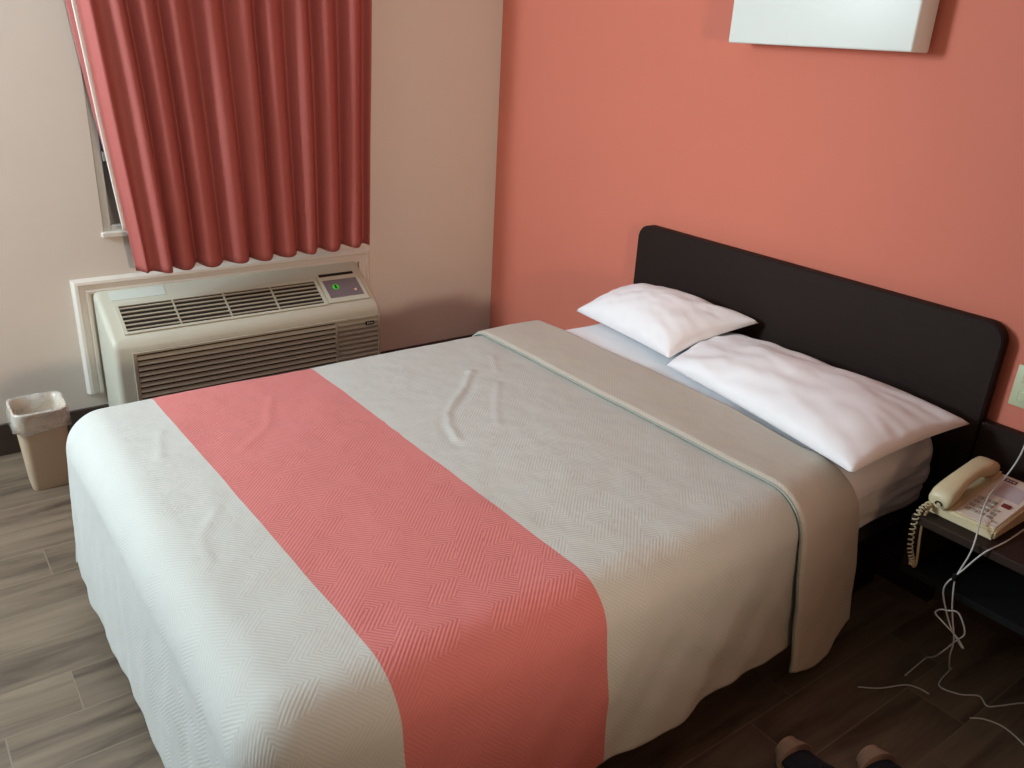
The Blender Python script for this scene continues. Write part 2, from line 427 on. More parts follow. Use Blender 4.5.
# control panel
bm = bmesh.new(); slope_box(bm, -.985, -.80, .052, SL-.006, .0, .007); obj('control_surround', bm, M_AC, AC)
bm = bmesh.new(); slope_box(bm, -.975, -.815, .058, .072, .006, .0085); obj('door_slot', bm, M_SLOT, AC)
bm = bmesh.new(); slope_box(bm, -.970, -.815, .095, SL-.030, .006, .009); pan = obj('control_panel', bm, M_PANEL, AC)
bm = bmesh.new()
cc = slope_pt(-.925, .135, .0095)
vs = [bm.verts.new(cc + SD*(.015*math.sin(2*PI*k/20)) + Vector((0, .015*math.cos(2*PI*k/20), 0))) for k in range(20)]
f = bm.faces.new(vs); 
if f.normal.dot(SN) < 0: f.normal_flip()
for k in range(20): pass
obj('green_badge', bm, M_GREEN, pan)
bm = bmesh.new(); slope_box(bm, -.929, -.921, .124, .146, .0096, .0100); obj('badge_mark', bm, M_SLOT, pan)
bm = bmesh.new(); slope_box(bm, -.848, -.838, .158, .168, .009, .011); obj('button', bm, M_AMBER, pan)
# front louvres
bm = bmesh.new(); FX = XF+.0005
box(bm, (FX, -1.775, .13), (FX+.002, -.985, .405)); box(bm, (FX, -.972, .13), (FX+.002, -.785, .392))
obj('intake_shade_sheet', bm, M_SLOT, AC)  # flat dark sheets painting the shade behind the front louvres
bm = bmesh.new()
k = 0; z = .398
while z > .135:
    for (y0, y1) in ((-1.775, -.985),):
        prism(bm, [(FX, z), (FX+.010, z-.0135), (FX+.010, z-.0165), (FX, z-.0165)], 1, y0, y1)
    z -= .0215
obj('intake_louvers', bm, M_ACD, AC)
bm = bmesh.new()
z = .398
while z > .135:
    prism(bm, [(FX, z+.004), (FX+.009, z-.0095), (FX+.009, z-.0165), (FX, z-.0165)], 1, -.972, -.785)
    z -= .0215
obj('access_louvers', bm, M_ACD, AC)
bm = bmesh.new()
box(bm, (FX, -.985, .13), (FX+.0095, -.972, .405), .002, 1); box(bm, (FX, -1.79, .13), (FX+.0095, -1.775, .405), .002, 1)
box(bm, (FX, -.785, .13), (FX+.0095, -.775, .405), .002, 1)
box(bm, (FX, -1.79, .402), (FX+.0095, -.775, .412), .002, 1)
obj('front_frame', bm, M_ACD, AC)
bm = bmesh.new(); box(bm, (FX+.009, -.846, .372), (FX+.0125, -.806, .388), .002, 2); bd = obj('logo_badge', bm, M_BLACK, AC)
bm = bmesh.new()
for y in (-.836, -.826, -.816):
    r = bmesh.ops.create_circle(bm, cap_ends=True, radius=.0032, segments=10, matrix=Matrix.Translation((FX+.0128, y, .380)) @ Matrix.Rotation(PI/2, 4, 'Y'))
obj('logo_dots', bm, M_ACL, bd)

# ------------------------------------------------------------------ curtain
CU = thing('curtain', 'terracotta red pleated curtain hanging over the window above the air conditioner', 'curtain', (.02, -1.24, 2.2))
FOLD = [(.0, .1), (.035, .8), (.075, .35), (.11, 1), (.15, .05), (.195, 1), (.245, 0), (.295, 1), (.345, 0), (.40, 1), (.46, 0), (.52, 1), (.565, 0), (.61, 1), (.665, 0), (.72, 1), (.765, 0), (.82, 1), (.87, 0), (.925, 1), (.965, .2), (1.0, .8)]
def fold_h(t):
    for i in range(len(FOLD)-1):
        if FOLD[i][0] <= t <= FOLD[i+1][0]:
            a = (t-FOLD[i][0])/(FOLD[i+1][0]-FOLD[i][0])
            w = .5-.5*math.cos(PI*a)
            return FOLD[i][1]*(1-w)+FOLD[i+1][1]*w
    return FOLD[-1][1]
def curtain_pt(u, v):
    zt = 2.18; zb = .676
    tt = u + .006*math.sin(2*PI*u*4+1.5*v)*v*(1-u)*u*4
    h = fold_h(max(0, min(1, tt)))
    amp = .050 + .016*v
    yl = -1.835 + (1.835-1.716)*v; yr = -.705 + (-.742+.705)*v
    y = yl + (yr-yl)*u + .010*math.sin(u*2*PI*9.5+.7)*(.4+.6*v) + .006*noise.noise((u*9, v*2.5, 1))
    x = .075 + amp*(h) + .010*noise.noise((u*6, v*3, 5)) + .022*(1-u)*v
    z = zt + (zb - zt)*v
    z += (.008*noise.noise((u*14, 0, 3)) - .006*h + .012*sstep(.5, 1, u))*v
    return Vector((x, y, z))
bm = bmesh.new(); grid_mesh(bm, 260, 60, curtain_pt)
cp = obj('curtain_panel', bm, M_CURT, CU, smooth=True)
md = cp.modifiers.new('thick', 'SOLIDIFY'); md.thickness = .003; md.offset = 0
# white edge of the lining showing along the left side
bm = bmesh.new()
def lin(u, v):
    p = curtain_pt(0, v*.90); return p + Vector((-.002 - .004*u, -.017*(1-u) + .003, 0))
grid_mesh(bm, 3, 50, lin)
lo_ = obj('lining_edge', bm, M_LINING, CU, smooth=True)
md = lo_.modifiers.new('thick', 'SOLIDIFY'); md.thickness = .002
bm = bmesh.new()
def ret(u, v):
    z = 2.18 - 1.13*v
    p = curtain_pt(0, (2.18-z)/1.504)
    y0 = -1.835*(1-v**.8) + (p.y+.004)*v**.8
    return Vector((.022 + (p.x-.03-.022)*u*.8, y0 + (p.y+.02 - y0)*u + .0, z + .0))
grid_mesh(bm, 10, 30, ret)
ro = obj('curtain_return', bm, M_CURT, CU, smooth=True)
md = ro.modifiers.new('thick', 'SOLIDIFY'); md.thickness = .003
bm = bmesh.new(); box(bm, (.001, -1.90, 2.17), (.15, -.64, 2.23), .004, 1); obj('curtain_rail', bm, M_TRIMW, CU)

# ------------------------------------------------------------------ wall light box
LT = thing('wall_light', 'white box-shaped wall light on the coral wall above the bed', 'wall light', (1.72, -.001, 1.566))
bm = bmesh.new(); box(bm, (1.43, -.035, 1.572), (2.015, -.001, 1.86)); obj('back_plate', bm, M_TRIMW, LT)
bm = bmesh.new()
box(bm, (1.404, -.102, 1.570), (2.041, -.012, 1.866), .006, 3)
obj('diffuser', bm, M_WHITE, LT, smooth=True, angle=40)

# ------------------------------------------------------------------ headboard, nightstand
bm = bmesh.new()
prism(bm, rrect(1.044, .0, 2.453, .902, (0, 0, .055, .055), 8), 1, -.050, -.013)
bm.edges.ensure_lookup_table()
es = [e for e in bm.edges if abs(e.verts[0].co.y-e.verts[1].co.y) < 1e-6 and e.verts[0].co.y < -.04]
bmesh.ops.bevel(bm, geom=es, offset=.003, segments=2, affect='EDGES')
hb = obj('headboard', bm, M_DARKW, smooth=True, angle=40); tag(hb, 'dark espresso headboard with rounded top corners on the coral wall behind the pillows', 'headboard')

NS = thing('nightstand', 'dark espresso wall-hung nightstand with tall back panel to the right of the bed', 'nightstand', (2.80, -.013, .30))
NX0, NX1 = 2.505, 3.10
bm = bmesh.new(); box(bm, (2.456, -.046, .24), (NX1, -.013, .622), .003, 1); obj('back_panel', bm, M_DARKW, NS)
bm = bmesh.new(); box(bm, (NX0, -.432, .448), (NX1, -.046, .472), .003, 1); obj('top', bm, M_SHELF, NS)
bm = bmesh.new(); box(bm, (NX0+.004, -.425, .318), (NX0+.024, -.046, .448)); obj('side_panel', bm, M_DARKW, NS)
bm = bmesh.new(); box(bm, (NX1-.024, -.425, .318), (NX1-.004, -.046, .448)); obj('side_panel', bm, M_DARKW, NS)
bm = bmesh.new(); box(bm, (NX0+.004, -.430, .298), (NX1-.004, -.046, .318), .002, 1); obj('bottom_shelf', bm, M_BLACK, NS)  # black instead of espresso: shade inside the stand put into the colour

# ------------------------------------------------------------------ bed
BED = thing('bed', 'full-size bed with white mattress on a dark platform base, head against the dark headboard', 'bed', (1.73, -1.05, 0))
bm = bmesh.new(); box(bm, (1.16, -1.98, 0), (2.30, -.10, .24), .005, 1); obj('platform_base', bm, M_BLACK, BED)
bm = bmesh.new(); box(bm, (1.10, -2.04, .24), (2.345, -.055, .372), .03, 3); obj('box_spring', bm, M_BOXS, BED, smooth=True, angle=60)
TOP = .545
def mat_bm(x0, x1, y0, y1, z0, z1, r):
    bm = bmesh.new(); box(bm, (x0, y0, z0), (x1, y1, z1), r, 5); return bm
obj('mattress', mat_bm(1.07, 2.372, -2.07, -.057, .372, TOP-.006, .05), M_SHEET, BED, smooth=True, angle=60)

# cloth lying over the mattress block and hanging down its sides
class Drape:
    def __init__(s, x0, x1, y0, top, r, lift=0.0, flare=0.09):
        s.x0, s.x1, s.y0, s.top, s.r, s.lift, s.flare = x0, x1, y0, top+lift, r, lift, flare
    def pt(s, a, b):
        """a across (x of the flat cloth), b along (y of the flat cloth)"""
        r = s.r
        qx = min(max(a, s.x0), s.x1); qy = max(b, s.y0)
        ox, oy = a-qx, b-qy
        d = math.hypot(ox, oy)
        if d < 1e-9:
            return Vector((a, b, s.top)), Vector((0, 0, 1)), 0.0, Vector((0, 0, 0))
        n = Vector((ox/d, oy/d, 0))
        R = r + s.lift
        if d < R*PI/2:
            th = d/R
            p = Vector((qx, qy, s.top-R)) + n*R*math.sin(th) + Vector((0, 0, R*math.cos(th)))
            nn = n*math.sin(th) + Vector((0, 0, math.cos(th)))
        else:
            e = d-R*PI/2
            p = Vector((qx, qy, s.top-R)) + n*(R + e*(s.flare*n.x**8 + .07*n.y**8 - .07*(1-n.x**8-n.y**8))) - Vector((0, 0, e))
            nn = n
        return p, nn, max(0, d-R*PI/2*.6), n

CX0, CX1, CY0 = 1.045, 2.300, -2.037
def crease(p, pts, w):
    best = 9
    for i in range(len(pts)-1):
        a = Vector(pts[i]); b = Vector(pts[i+1]); ab = b-a
        t = max(0, min(1, (p-a).dot(ab)/ab.dot(ab))); best = min(best, (p-(a+ab*t)).length)
    return math.exp(-(best/w)**2)
CRE = [(Vector((1.30, -1.00)), Vector((1.40, -1.09)), Vector((1.468, -1.17)), Vector((1.529, -1.233)), Vector((1.60, -1.275)), Vector((1.68, -1.30)))]
CRE2 = [[(1.50, -1.25), (1.50, -1.40), (1.47, -1.52)], [(1.53, -1.25), (1.57, -1.42)], [(1.42, -.98), (1.58, -1.10), (1.66, -1.15)], [(1.33, -.92), (1.22, -.86)],
        [(1.18, -1.62), (1.36, -1.70), (1.45, -1.80)], [(1.70, -1.95), (1.80, -2.02), (1.9, -2.03)], [(1.25, -1.95), (1.40, -1.99)]]
CRE2 = [[Vector(q) for q in c] for c in CRE2]
def spread_disp(a, b, over, n):
    p2 = Vector((a, b))
    h = .0045*noise.noise((a*3.1, b*3.1, 0)) + .002*noise.noise((a*8, b*8, 4)) + .0010*noise.noise((a*19, b*19, 9))
    h += .006*crease(p2, CRE[0], .013) - .003*crease(p2, [q+Vector((.03, -.02)) for q in CRE[0]], .02)
    for c in CRE2: h += .0022*crease(p2, c, .012)
    if over > 0:
        g = sstep(0, .35, over)
        # hanging folds
        if abs(n.x) > .8:
            g *= 1 - .65*sstep(-.95, -.75, b)
            h -= .012*g*sstep(-1.0, -.75, b)   # near or far long side: soft slanting drapes
            q = b*1.0 + (a-CX1)*.85
            h += g*(.016*noise.noise((q*5.2, (a-CX1)*.9, 2)) + .010*noise.noise((q*11, (a-CX1)*1.5, 6)))
            q2 = b*.75 - (a-CX1)*1.1
            h += .010*g*noise.noise((q2*11, 3, 6))
        else:
            q = a*1.0 + (b-CY0)*.25 if abs(n.y) > .8 else math.atan2(n.y, n.x)*.35
            h += g*g*(.004*math.sin(q*34+3.0*noise.noise((q*3, 0, 0))) + .012*noise.noise((q*6, (b-CY0)*1.2, 7)) + .006*noise.noise((q*15, (b-CY0)*1.5, 17)))
    return h
def head_in(a, b): return .030*sstep(-.85, -.48, b)*sstep(CX1-.15, CX1+.08, a)
DR = Drape(CX0, CX1, CY0, .552, .110, 0, .10)
A0, A1 = CX0-.173-.22, CX1+.173+.305
B0, B1 = CY0-.173-.345, -.600
def spread_fn(u, v):
    a = A0+(A1-A0)*u; b = B0+(B1-B0)*v
    # the near hem rises and dips a little
    if a > CX1+.173: a = CX1+.173 + (a-CX1-.173)*(1+.10*noise.noise((b*2.2, 0, 3))*.3 + .035*sstep(-.9, -1.2, b) + .10*sstep(-1.4, -1.9, b))
    p, nn, over, n = DR.pt(a, b)
    p = p + nn*spread_disp(a, b, over, n)
    p.x -= head_in(a, b)
    # a shade taller where the body of the bed crowns
    p.z = max(p.z, .012)
    return p
def flat_uv(u, v): return (A0+(A1-A0)*u, B0+(B1-B0)*v)
SB0, SB1 = -1.880, -1.425
M_SPREAD = spread_mat('sage_quilted_cloth', (190, 190, 184), (200, 116, 112), SB0, SB1, .15)
M_SPREADB = spread_mat('sage_reverse_cloth', (190, 184, 172), None, 0, 0, .08)
bm = bmesh.new(); grid_mesh(bm, 300, 300, spread_fn, uvfn=flat_uv)
SP = obj('bedspread', bm, M_SPREAD, None, smooth=True)
tag(SP, 'sage grey quilted bedspread with a wide coral stripe, folded back near the pillows', 'bedspread')
md = SP.modifiers.new('thick', 'SOLIDIFY'); md.thickness = .004; md.offset = -1

# the turned-back strip of the same spread, its reverse side showing
DF = Drape(CX0, CX1, CY0, .552, .110, .014, .10)
def fold_fn(u, v):
    # v: 0 at free hem (b=-.775) ... .9 at the roll (b=-.485), then curling under
    a = CX0-.173-.16 + (CX1+.173+.42-(CX0-.173-.16))*u
    hem = -.772 + .010*noise.noise((a*3, 1, 8))
    over_n = max(0, a-CX1-.1)
    roll = -.503 + .010*noise.noise((a*2.6, 4, 8)) - .035*sstep(1.85, 2.25, a) + .045*sstep(2.32, 2.55, a)
    if v < .9:
        b = hem + (roll-hem)*(v/.9); k = 0
    else:
        k = (v-.9)/.1*PI; b = roll
    # the near hem of the strip is cut lower on the foot side, higher on the head side
    aa = a
    if a > CX1+.173:
        cut = .915 + .065*sstep(0, .4, v) - .15*sstep(.6, .98, min(v/.9, 1))
        aa = CX1+.173 + (a-CX1-.173)*cut
    p, nn, over, n = DF.pt(aa, b)
    h = spread_disp(aa, b, over, n) + .002*noise.noise((a*4, b*4, 20)) + .0015*noise.noise((a*10, b*7, 22))
    g = sstep(0, .3, over)
    if n.x > .5: h += g*(.012 + .008*math.sin((b+.775)/.29*PI*1.0))
    hemround = -.008*max(0, 1-v/.05)
    R = .0095
    base = p + nn*(h + hemround)
    base += Vector((0, R*math.sin(k), 0)) + nn*(-R*(1-math.cos(k)))
    base.x -= head_in(aa, b)
    base.z = max(base.z, .015)
    return base
bm = bmesh.new()
NA, NB = 240, 60
grid_mesh(bm, NA, NB, fold_fn, uvfn=lambda u, v: (u*1.95, v*.3))
fo = obj('turned_back_strip', bm, M_SPREADB, SP, smooth=True)
fo['label'] = 'turned-back strip showing the plain taupe reverse side'
md = fo.modifiers.new('thick', 'SOLIDIFY'); md.thickness = .006; md.offset = 0
# stitched hem along the strip's free edge
M_HEM = mat('pale_hem_binding', (150, 158, 148), rough=0.8)
bm = bmesh.new()
pts = [fold_fn(k/200, .012)+Vector((0, -.002, 0)) for k in range(201)]
tube(bm, pts, .0035, 6); he = obj('hem_binding', bm, M_HEM, fo, smooth=True)

# white sheet on the exposed head of the bed
DS = Drape(1.13, 2.312, -3.0, TOP-.001, .062, 0, .02)
def sheet_fn(u, v):
    a = 1.13-.097-.06 + (2.312+.097+.135 - (1.13-.097-.06))*u
    b = -.62 + (.62-.060)*v
    p, nn, over, n = DS.pt(a, b)
    h = .003*noise.noise((a*5, b*6, 40)) + .0015*noise.noise((a*14, b*14, 41))
    if over > 0:
        h += sstep(0, .08, over)*(.009*noise.noise((b*5, p.z*26, 42)) + .004*noise.noise((b*5, p.z*60, 43)))
        h -= sstep(.06, .15, over)*.012*(.5+noise.noise((b*4, 0, 44)))
    # round the head corner
    if n.x > .5 and b > -.13:
        p.x -= .05*((b+.13)/.07)**2*.5
    return p+nn*h
bm = bmesh.new(); grid_mesh(bm, 200, 90, sheet_fn)
SH = obj('bed_sheet', bm, M_SHEET, None, smooth=True)
tag(SH, 'white fitted sheet on the mattress, showing between the bedspread fold and the headboard', 'sheet')
md = SH.modifiers.new('thick', 'SOLIDIFY'); md.thickness = .002; md.offset = 1

# ------------------------------------------------------------------ pillows
def pillow_bm(c00, c10, c11, c01, hgt, seed, under=.25, nu=90, nv=64, wr=1.0, power=.5, lbow=.055, rbow=.055):
    """corners: front-left, front-right, back-right, back-left"""
    c00, c10, c11, c01 = map(Vector, (c00, c10, c11, c01))
    nrm = (c10-c00).cross(c01-c00).normalized()
    bm = bmesh.new()
    def side(sgn):
        def fn(u, v):
            p = c00*(1-u)*(1-v) + c10*u*(1-v) + c11*u*v + c01*(1-u)*v
            # edges bow inward between the pointed corners
            cx, cy = u-.5, v-.5
            bow = .055
            e = (c10-c00)*(-cx*2)*(rbow if cx > 0 else lbow)*(1-(2*cy)**2) + (c01-c00)*(-cy*2)*bow*.7*(1-(2*cx)**2)
            p = p+e
            w = max(0, (1-(2*cx)**2))**power * max(0, (1-(2*cy)**2))**power
            r = ((2*cx)**2+(2*cy)**2)
            h = hgt*w
            if sgn > 0:
                ang = math.atan2(cy, cx)
                wrk = .015*noise.noise((u*3.2+seed, v*2.2, seed)) + .006*noise.noise((u*3+v*6, v*4-u*7, seed+3)) + .0018*noise.noise((u*12+v*6, v*9, seed+5))
                gath = .0035*noise.noise((ang*5.5, r*1.2, seed+9))*sstep(.35, 1.1, r)*w**.5*2
                h += wr*(wrk*min(1, w*2.2)+gath)
                return p + nrm*h
            return p - nrm*h*under
        return fn
    V1 = grid_mesh(bm, nu, nv, side(1))
    V2 = grid_mesh(bm, nu, nv, side(-1))
    bmesh.ops.remove_doubles(bm, verts=bm.verts[:], dist=.0004)
    bmesh.ops.recalc_face_normals(bm, faces=bm.faces[:])
    return bm
bm = pillow_bm((1.612, -.430, .574), (2.405, -.588, .585), (2.455, -.115, .630), (1.535, -.085, .606), .088, 3, .3, power=.40, lbow=.01, rbow=.018)
P1 = obj('pillow', bm, M_PILLOW, None, smooth=True)
tag(P1, 'larger white pillow lying flat at the side of the bed nearest the telephone', 'pillow', 'pillows on the bed')
bm = pillow_bm((1.030, -.330, .580), (1.605, -.415, .592), (1.692, -.080, .690), (1.090, -.090, .652), .102, 11, .3, wr=.8, power=.42)
P2 = obj('pillow', bm, M_PILLOW, None, smooth=True)
tag(P2, 'smaller plump white pillow nearer the window, its edge overlapping the larger pillow', 'pillow', 'pillows on the bed')

# ------------------------------------------------------------------ wastebasket
WB = thing('wastebasket', 'small beige plastic wastebasket with clear liner on the floor by the window wall', 'wastebasket', (.305, -2.125, 0))
def ring(cx, cy, wx, wy, z, r=.03, n=6):
    return [(x, y, z) for x, y in rrect(cx-wx/2, cy-wy/2, cx+wx/2, cy+wy/2, (r,)*4, n)]
def loft(bm, rings, capb=False, capt=False):
    R = [[bm.verts.new(p) for p in rg] for rg in rings]; n = len(R[0])
    for i in range(len(R)-1):
        for k in range(n):
            bm.faces.new((R[i][k], R[i][(k+1) % n], R[i+1][(k+1) % n], R[i+1][k]))
    if capb: bm.faces.new(R[0][::-1])
    if capt: bm.faces.new(R[-1])
    bmesh.ops.recalc_face_normals(bm, faces=bm.faces[:])
bcx, bcy = .300, -2.124
bm = bmesh.new()
loft(bm, [ring(bcx, bcy, .115, .120, 0, .02), ring(bcx, bcy, .120, .125, .006, .022), ring(bcx, bcy, .157, .157, .285, .03), ring(bcx, bcy, .164, .164, .288, .032), ring(bcx, bcy, .166, .166, .300, .033),
          ring(bcx, bcy, .158, .158, .301, .030), ring(bcx, bcy, .152, .152, .285, .03), ring(bcx, bcy, .117, .122, .01, .02)], True, True)
obj('bin_body', bm, M_BIN, WB, smooth=True, angle=40)
bm = bmesh.new()
def bag_ring(w, z, r, amp, s):
    out = []
    for (x, y, zz) in ring(bcx, bcy, w*.94, w*.94, z, r, 14):
        d = Vector((x-bcx, y-bcy, 0)); dl = d.normalized()
        q = d + dl*(amp*noise.noise((x*60, y*60, z*40+s)))
        out.append((bcx+q.x, bcy+q.y, z + amp*1.1*noise.noise((x*35, y*35, s+8))))
    return out
loft(bm, [bag_ring(.190, .236, .034, .010, 1), bag_ring(.188, .262, .034, .005, 2), bag_ring(.186, .296, .034, .002, 3), bag_ring(.182, .306, .034, .001, 4),
          bag_ring(.165, .304, .03, .001, 5), bag_ring(.150, .270, .03, .012, 6), bag_ring(.130, .20, .03, .018, 7), bag_ring(.105, .12, .03, .02, 8), bag_ring(.07, .05, .02, .01, 9)], True, False)
obj('bin_liner', bm, M_BAG, WB, smooth=True)

# ------------------------------------------------------------------ wall plate
bm = bmesh.new(); box(bm, (2.492, -.007, .682), (2.568, -.001, .800), .003, 2)
PL = obj('outlet_plate', bm, M_PLATE, None, smooth=True, angle=40); tag(PL, 'ivory wall plate on the coral wall right of the headboard', 'outlet')
for zz in (.715, .765):
    bm = bmesh.new(); box(bm, (2.513, -.0095, zz-.014), (2.547, -.0065, zz+.014), .003, 2); so = obj('socket', bm, M_PLATE, PL)

# ------------------------------------------------------------------ telephone
PH = thing('telephone', 'ivory desk telephone with keypad on the nightstand', 'telephone', (2.60, -.26, .472))
px0, px1, py0, py1 = 2.515, 2.690, -.390, -.130
def ph_top(y): return .500 + (y-py0)/(py1-py0)*.038
bm = bmesh.new()
prism(bm, [(py0, .4725), (py0, ph_top(py0)), (py1, ph_top(py1)), (py1, .4725)], 0, px0, px1)
bmesh.ops.bevel(bm, geom=bm.edges[:], offset=.006, segments=3, affect='EDGES')
obj('base', bm, M_PHONE, PH, smooth=True, angle=40)
ND = Vector((0, -.038, .26)).normalized(); YD = Vector((0, .26, .038)).normalized()
def php(x, y, h=0): return Vector((x, y, ph_top(y))) + ND*h
def ph_box(bm, x0, x1, y0, y1, h0, h1):
    c = [bm.verts.new(php(x, y, h)) for h in (h0, h1) for x, y in ((x0, y0), (x1, y0), (x1, y1), (x0, y1))]
    fs = [bm.faces.new([c[i] for i in q]) for q in ((3, 2, 1, 0), (4, 5, 6, 7), (0, 1, 5, 4), (1, 2, 6, 5), (2, 3, 7, 6), (3, 0, 4, 7))]
bm = bmesh.new(); ph_box(bm, 2.585, 2.682, -.378, -.142, .0, .0016); fp = obj('faceplate', bm, M_PHONEP, PH)
for r in range(4):
    for c in range(3):
        bm = bmesh.new(); x = 2.592 + c*.0165; y = -.352 + r*.0215
        ph_box(bm, x, x+.0115, y, y+.0120, .0016, .0045); obj('key', bm, M_KEY, PH)
for r in range(3):
    bm = bmesh.new(); ph_box(bm, 2.645, 2.657, -.350+r*.019, -.341+r*.019, .0016, .004); obj('function_key', bm, M_KEY, PH)
bm = bmesh.new(); ph_box(bm, 2.648, 2.668, -.282, -.266, .0016, .0045); obj('red_button', bm, M_RED, PH)
bm = bmesh.new(); ph_box(bm, 2.662, 2.676, -.358, -.351, .0016, .0022); obj('small_key', bm, M_KEY, PH)
bm = bmesh.new(); ph_box(bm, 2.597, 2.627, -.166, -.150, .0016, .0022); lg = obj('logo_print', bm, M_PURPLE, PH)
bm = bmesh.new()
for q in ((2.601, 2.606), (2.609, 2.613), (2.616, 2.623)): ph_box(bm, q[0], q[1], -.161, -.155, .0022, .0025)
obj('logo_letters', bm, M_PHONEP, lg)
M_CARD = mat('lilac_grey_card', (186, 172, 176), rough=0.5)
bm = bmesh.new(); ph_box(bm, 2.605, 2.672, -.245, -.175, .0016, .0021); obj('dial_card', bm, M_CARD, PH)
# cradle and handset
for (y0, y1) in ((-.386, -.335), (-.195, -.140)):
    bm = bmesh.new(); ph_box(bm, 2.520, 2.578, y0, y1, -.002, .008); obj('cradle', bm, M_PHONE, PH)
bm = bmesh.new()
hx = 2.547
prof = [(-.398, .002, .020, .012), (-.394, .009, .028, .018), (-.378, .015, .0300, .021), (-.350, .020, .0295, .021), (-.330, .026, .0270, .019), (-.305, .031, .0245, .0165), (-.270, .033, .0235, .0155),
        (-.235, .031, .0245, .0165), (-.212, .026, .0270, .019), (-.192, .021, .0295, .021), (-.165, .016, .0300, .021), (-.150, .010, .028, .018), (-.146, .003, .020, .012)]
rings = []
for (y, h, wx, hh) in prof:
    c = php(hx, y, h+.010)
    rg = []
    for k in range(20):
        a = 2*PI*k/20
        ca, sa = math.cos(a), math.sin(a)
        f = (abs(ca)**3.2+abs(sa)**3.2)**(-1/3.2)
        rg.append(c + Vector((1, 0, 0))*wx*ca*f + ND*hh*sa*f)
    rings.append(rg)
loft(bm, rings, True, True)
hs = obj('handset', bm, M_PHONE, PH, smooth=True, angle=70)
bm = bmesh.new()
tube(bm, [php(2.549 + .008*math.cos(a), -.3995, .013+.007*math.sin(a)) for a in [PI*k/10*1.2-.3 for k in range(11)]], .002, 6)
obj('handset_mark', bm, M_SLOT, hs)
# coiled cord: hangs from the base's front left corner and doubles back up
path = spline([(2.528, -.388, .496), (2.527, -.410, .500), (2.520, -.432, .480), (2.519, -.437, .43), (2.526, -.437, .38), (2.538, -.437, .350), (2.541, -.437, .338)], 26)
path += []
bm = bmesh.new()
pts = []
tot = len(path)-1
turns = 22
for i in range(tot*6):
    q = i/6; k = min(int(q), tot-1); t_ = q-k
    p = path[k].lerp(path[k+1], t_)
    d = (path[k+1]-path[k]).normalized()
    a_ = Vector((0, 1, 0)).cross(d).normalized() if abs(d.y) < .9 else Vector((1, 0, 0)); b_ = d.cross(a_)
    ang = 2*PI*turns*i/(tot*6)
    r = .0062*min(1, i/40)
    pts.append(p + a_*r*math.cos(ang) + b_*r*math.sin(ang))
tube(bm, pts, .0021, 6)
obj('coil_cord', bm, M_CORDI, PH, smooth=True)
bm = bmesh.new(); tube(bm, spline([(2.541, -.437, .342), (2.544, -.434, .331), (2.545, -.425, .334), (2.541, -.420, .36), (2.534, -.419, .41), (2.530, -.418, .46), (2.531, -.406, .490), (2.534, -.394, .506)], 10), .0036, 8)
obj('cord_lead', bm, M_CORDI, PH, smooth=True)

# ------------------------------------------------------------------ white cords
bm = bmesh.new()
P = [(2.535, -.012, .765), (2.57, -.07, .765), (2.602, -.12, .715), (2.612, -.15, .62), (2.604, -.19, .548), (2.613, -.27, .536), (2.628, -.33, .524), (2.652, -.395, .512), (2.670, -.440, .485), (2.672, -.452, .45), (2.662, -.452, .40), (2.656, -.452, .374)]
kn = Vector((2.655, -.452, .370))
P += [(2.645, -.455, .355), (2.639, -.455, .325), (2.652, -.453, .285), (2.680, -.453, .235), (2.708, -.452, .205), (2.722, -.455, .200), (2.700, -.456, .220), (2.658, -.456, .240), (2.637, -.456, .252),
      (2.645, -.455, .268), (2.664, -.454, .276), (2.688, -.452, .282), (2.714, -.452, .240), (2.700, -.452, .205)]
P2 = P + [(2.66, -.43, .120), (2.61, -.35, .04), (2.592, -.32, .006), (2.596, -.40, .005), (2.597, -.425, .004)]
tube(bm, spline(P2, 8), .0021, 7)
K = obj('power_cord', bm, M_CORDW, None, smooth=True)
tag(K, 'thin white cord plugged in at the wall plate, draped over the telephone and tangled below', 'cord')
bm = bmesh.new()
Q = [(2.694, -.20, .484), (2.706, -.225, .4750), (2.708, -.263, .4748), (2.710, -.364, .4748), (2.706, -.425, .4748), (2.700, -.440, .468), (2.688, -.450, .445), (2.670, -.452, .405), (2.657, -.452, .372), (2.662, -.450, .32), (2.672, -.450, .275), (2.695, -.452, .205), (2.690, -.43, .14), (2.665, -.33, .03), (2.655, -.29, .006), (2.669, -.381, .004), (2.718, -.368, .004), (2.752, -.329, .004), (2.782, -.348, .004), (2.80, -.32, .004), (2.833, -.252, .004), (2.90, -.16, .004)]
tube(bm, spline(Q, 8), .0021, 7)
K2 = obj('line_cord', bm, M_CORDW, PH, smooth=True); K2['label'] = 'white line cord looping down to the floor'
M_TIE = M_BLACK
bm = bmesh.new(); tube(bm, [kn+Vector((0, 0, .012)), kn+Vector((0, 0, .004)), kn-Vector((0, 0, .008))], [.006, .0075, .006], 10)
obj('cord_tie', bm, M_TIE, K2, smooth=True)
bm = bmesh.new()
tube(bm, spline([(2.778, -.430, .004), (2.80, -.405, .005), (2.834, -.388, .004), (2.865, -.392, .005), (2.901, -.405, .004), (2.96, -.43, .004)], 8), .0021, 7)
K3 = obj('loose_cord', bm, M_CORDW, None, smooth=True)
tag(K3, 'short piece of thin white cord lying on the dark floor under the nightstand corner', 'cord')
bm = bmesh.new()
tube(bm, spline([(2.55, -.576, .004), (2.586, -.529, .004), (2.617, -.46, .004), (2.645, -.440, .004), (2.672, -.437, .004)], 8), .0018, 7)
K4 = obj('loose_cord', bm, M_CORDW, None, smooth=True)
tag(K4, 'faint thin cord end lying on the dark floor nearest the bed, left of the tangle', 'cord')

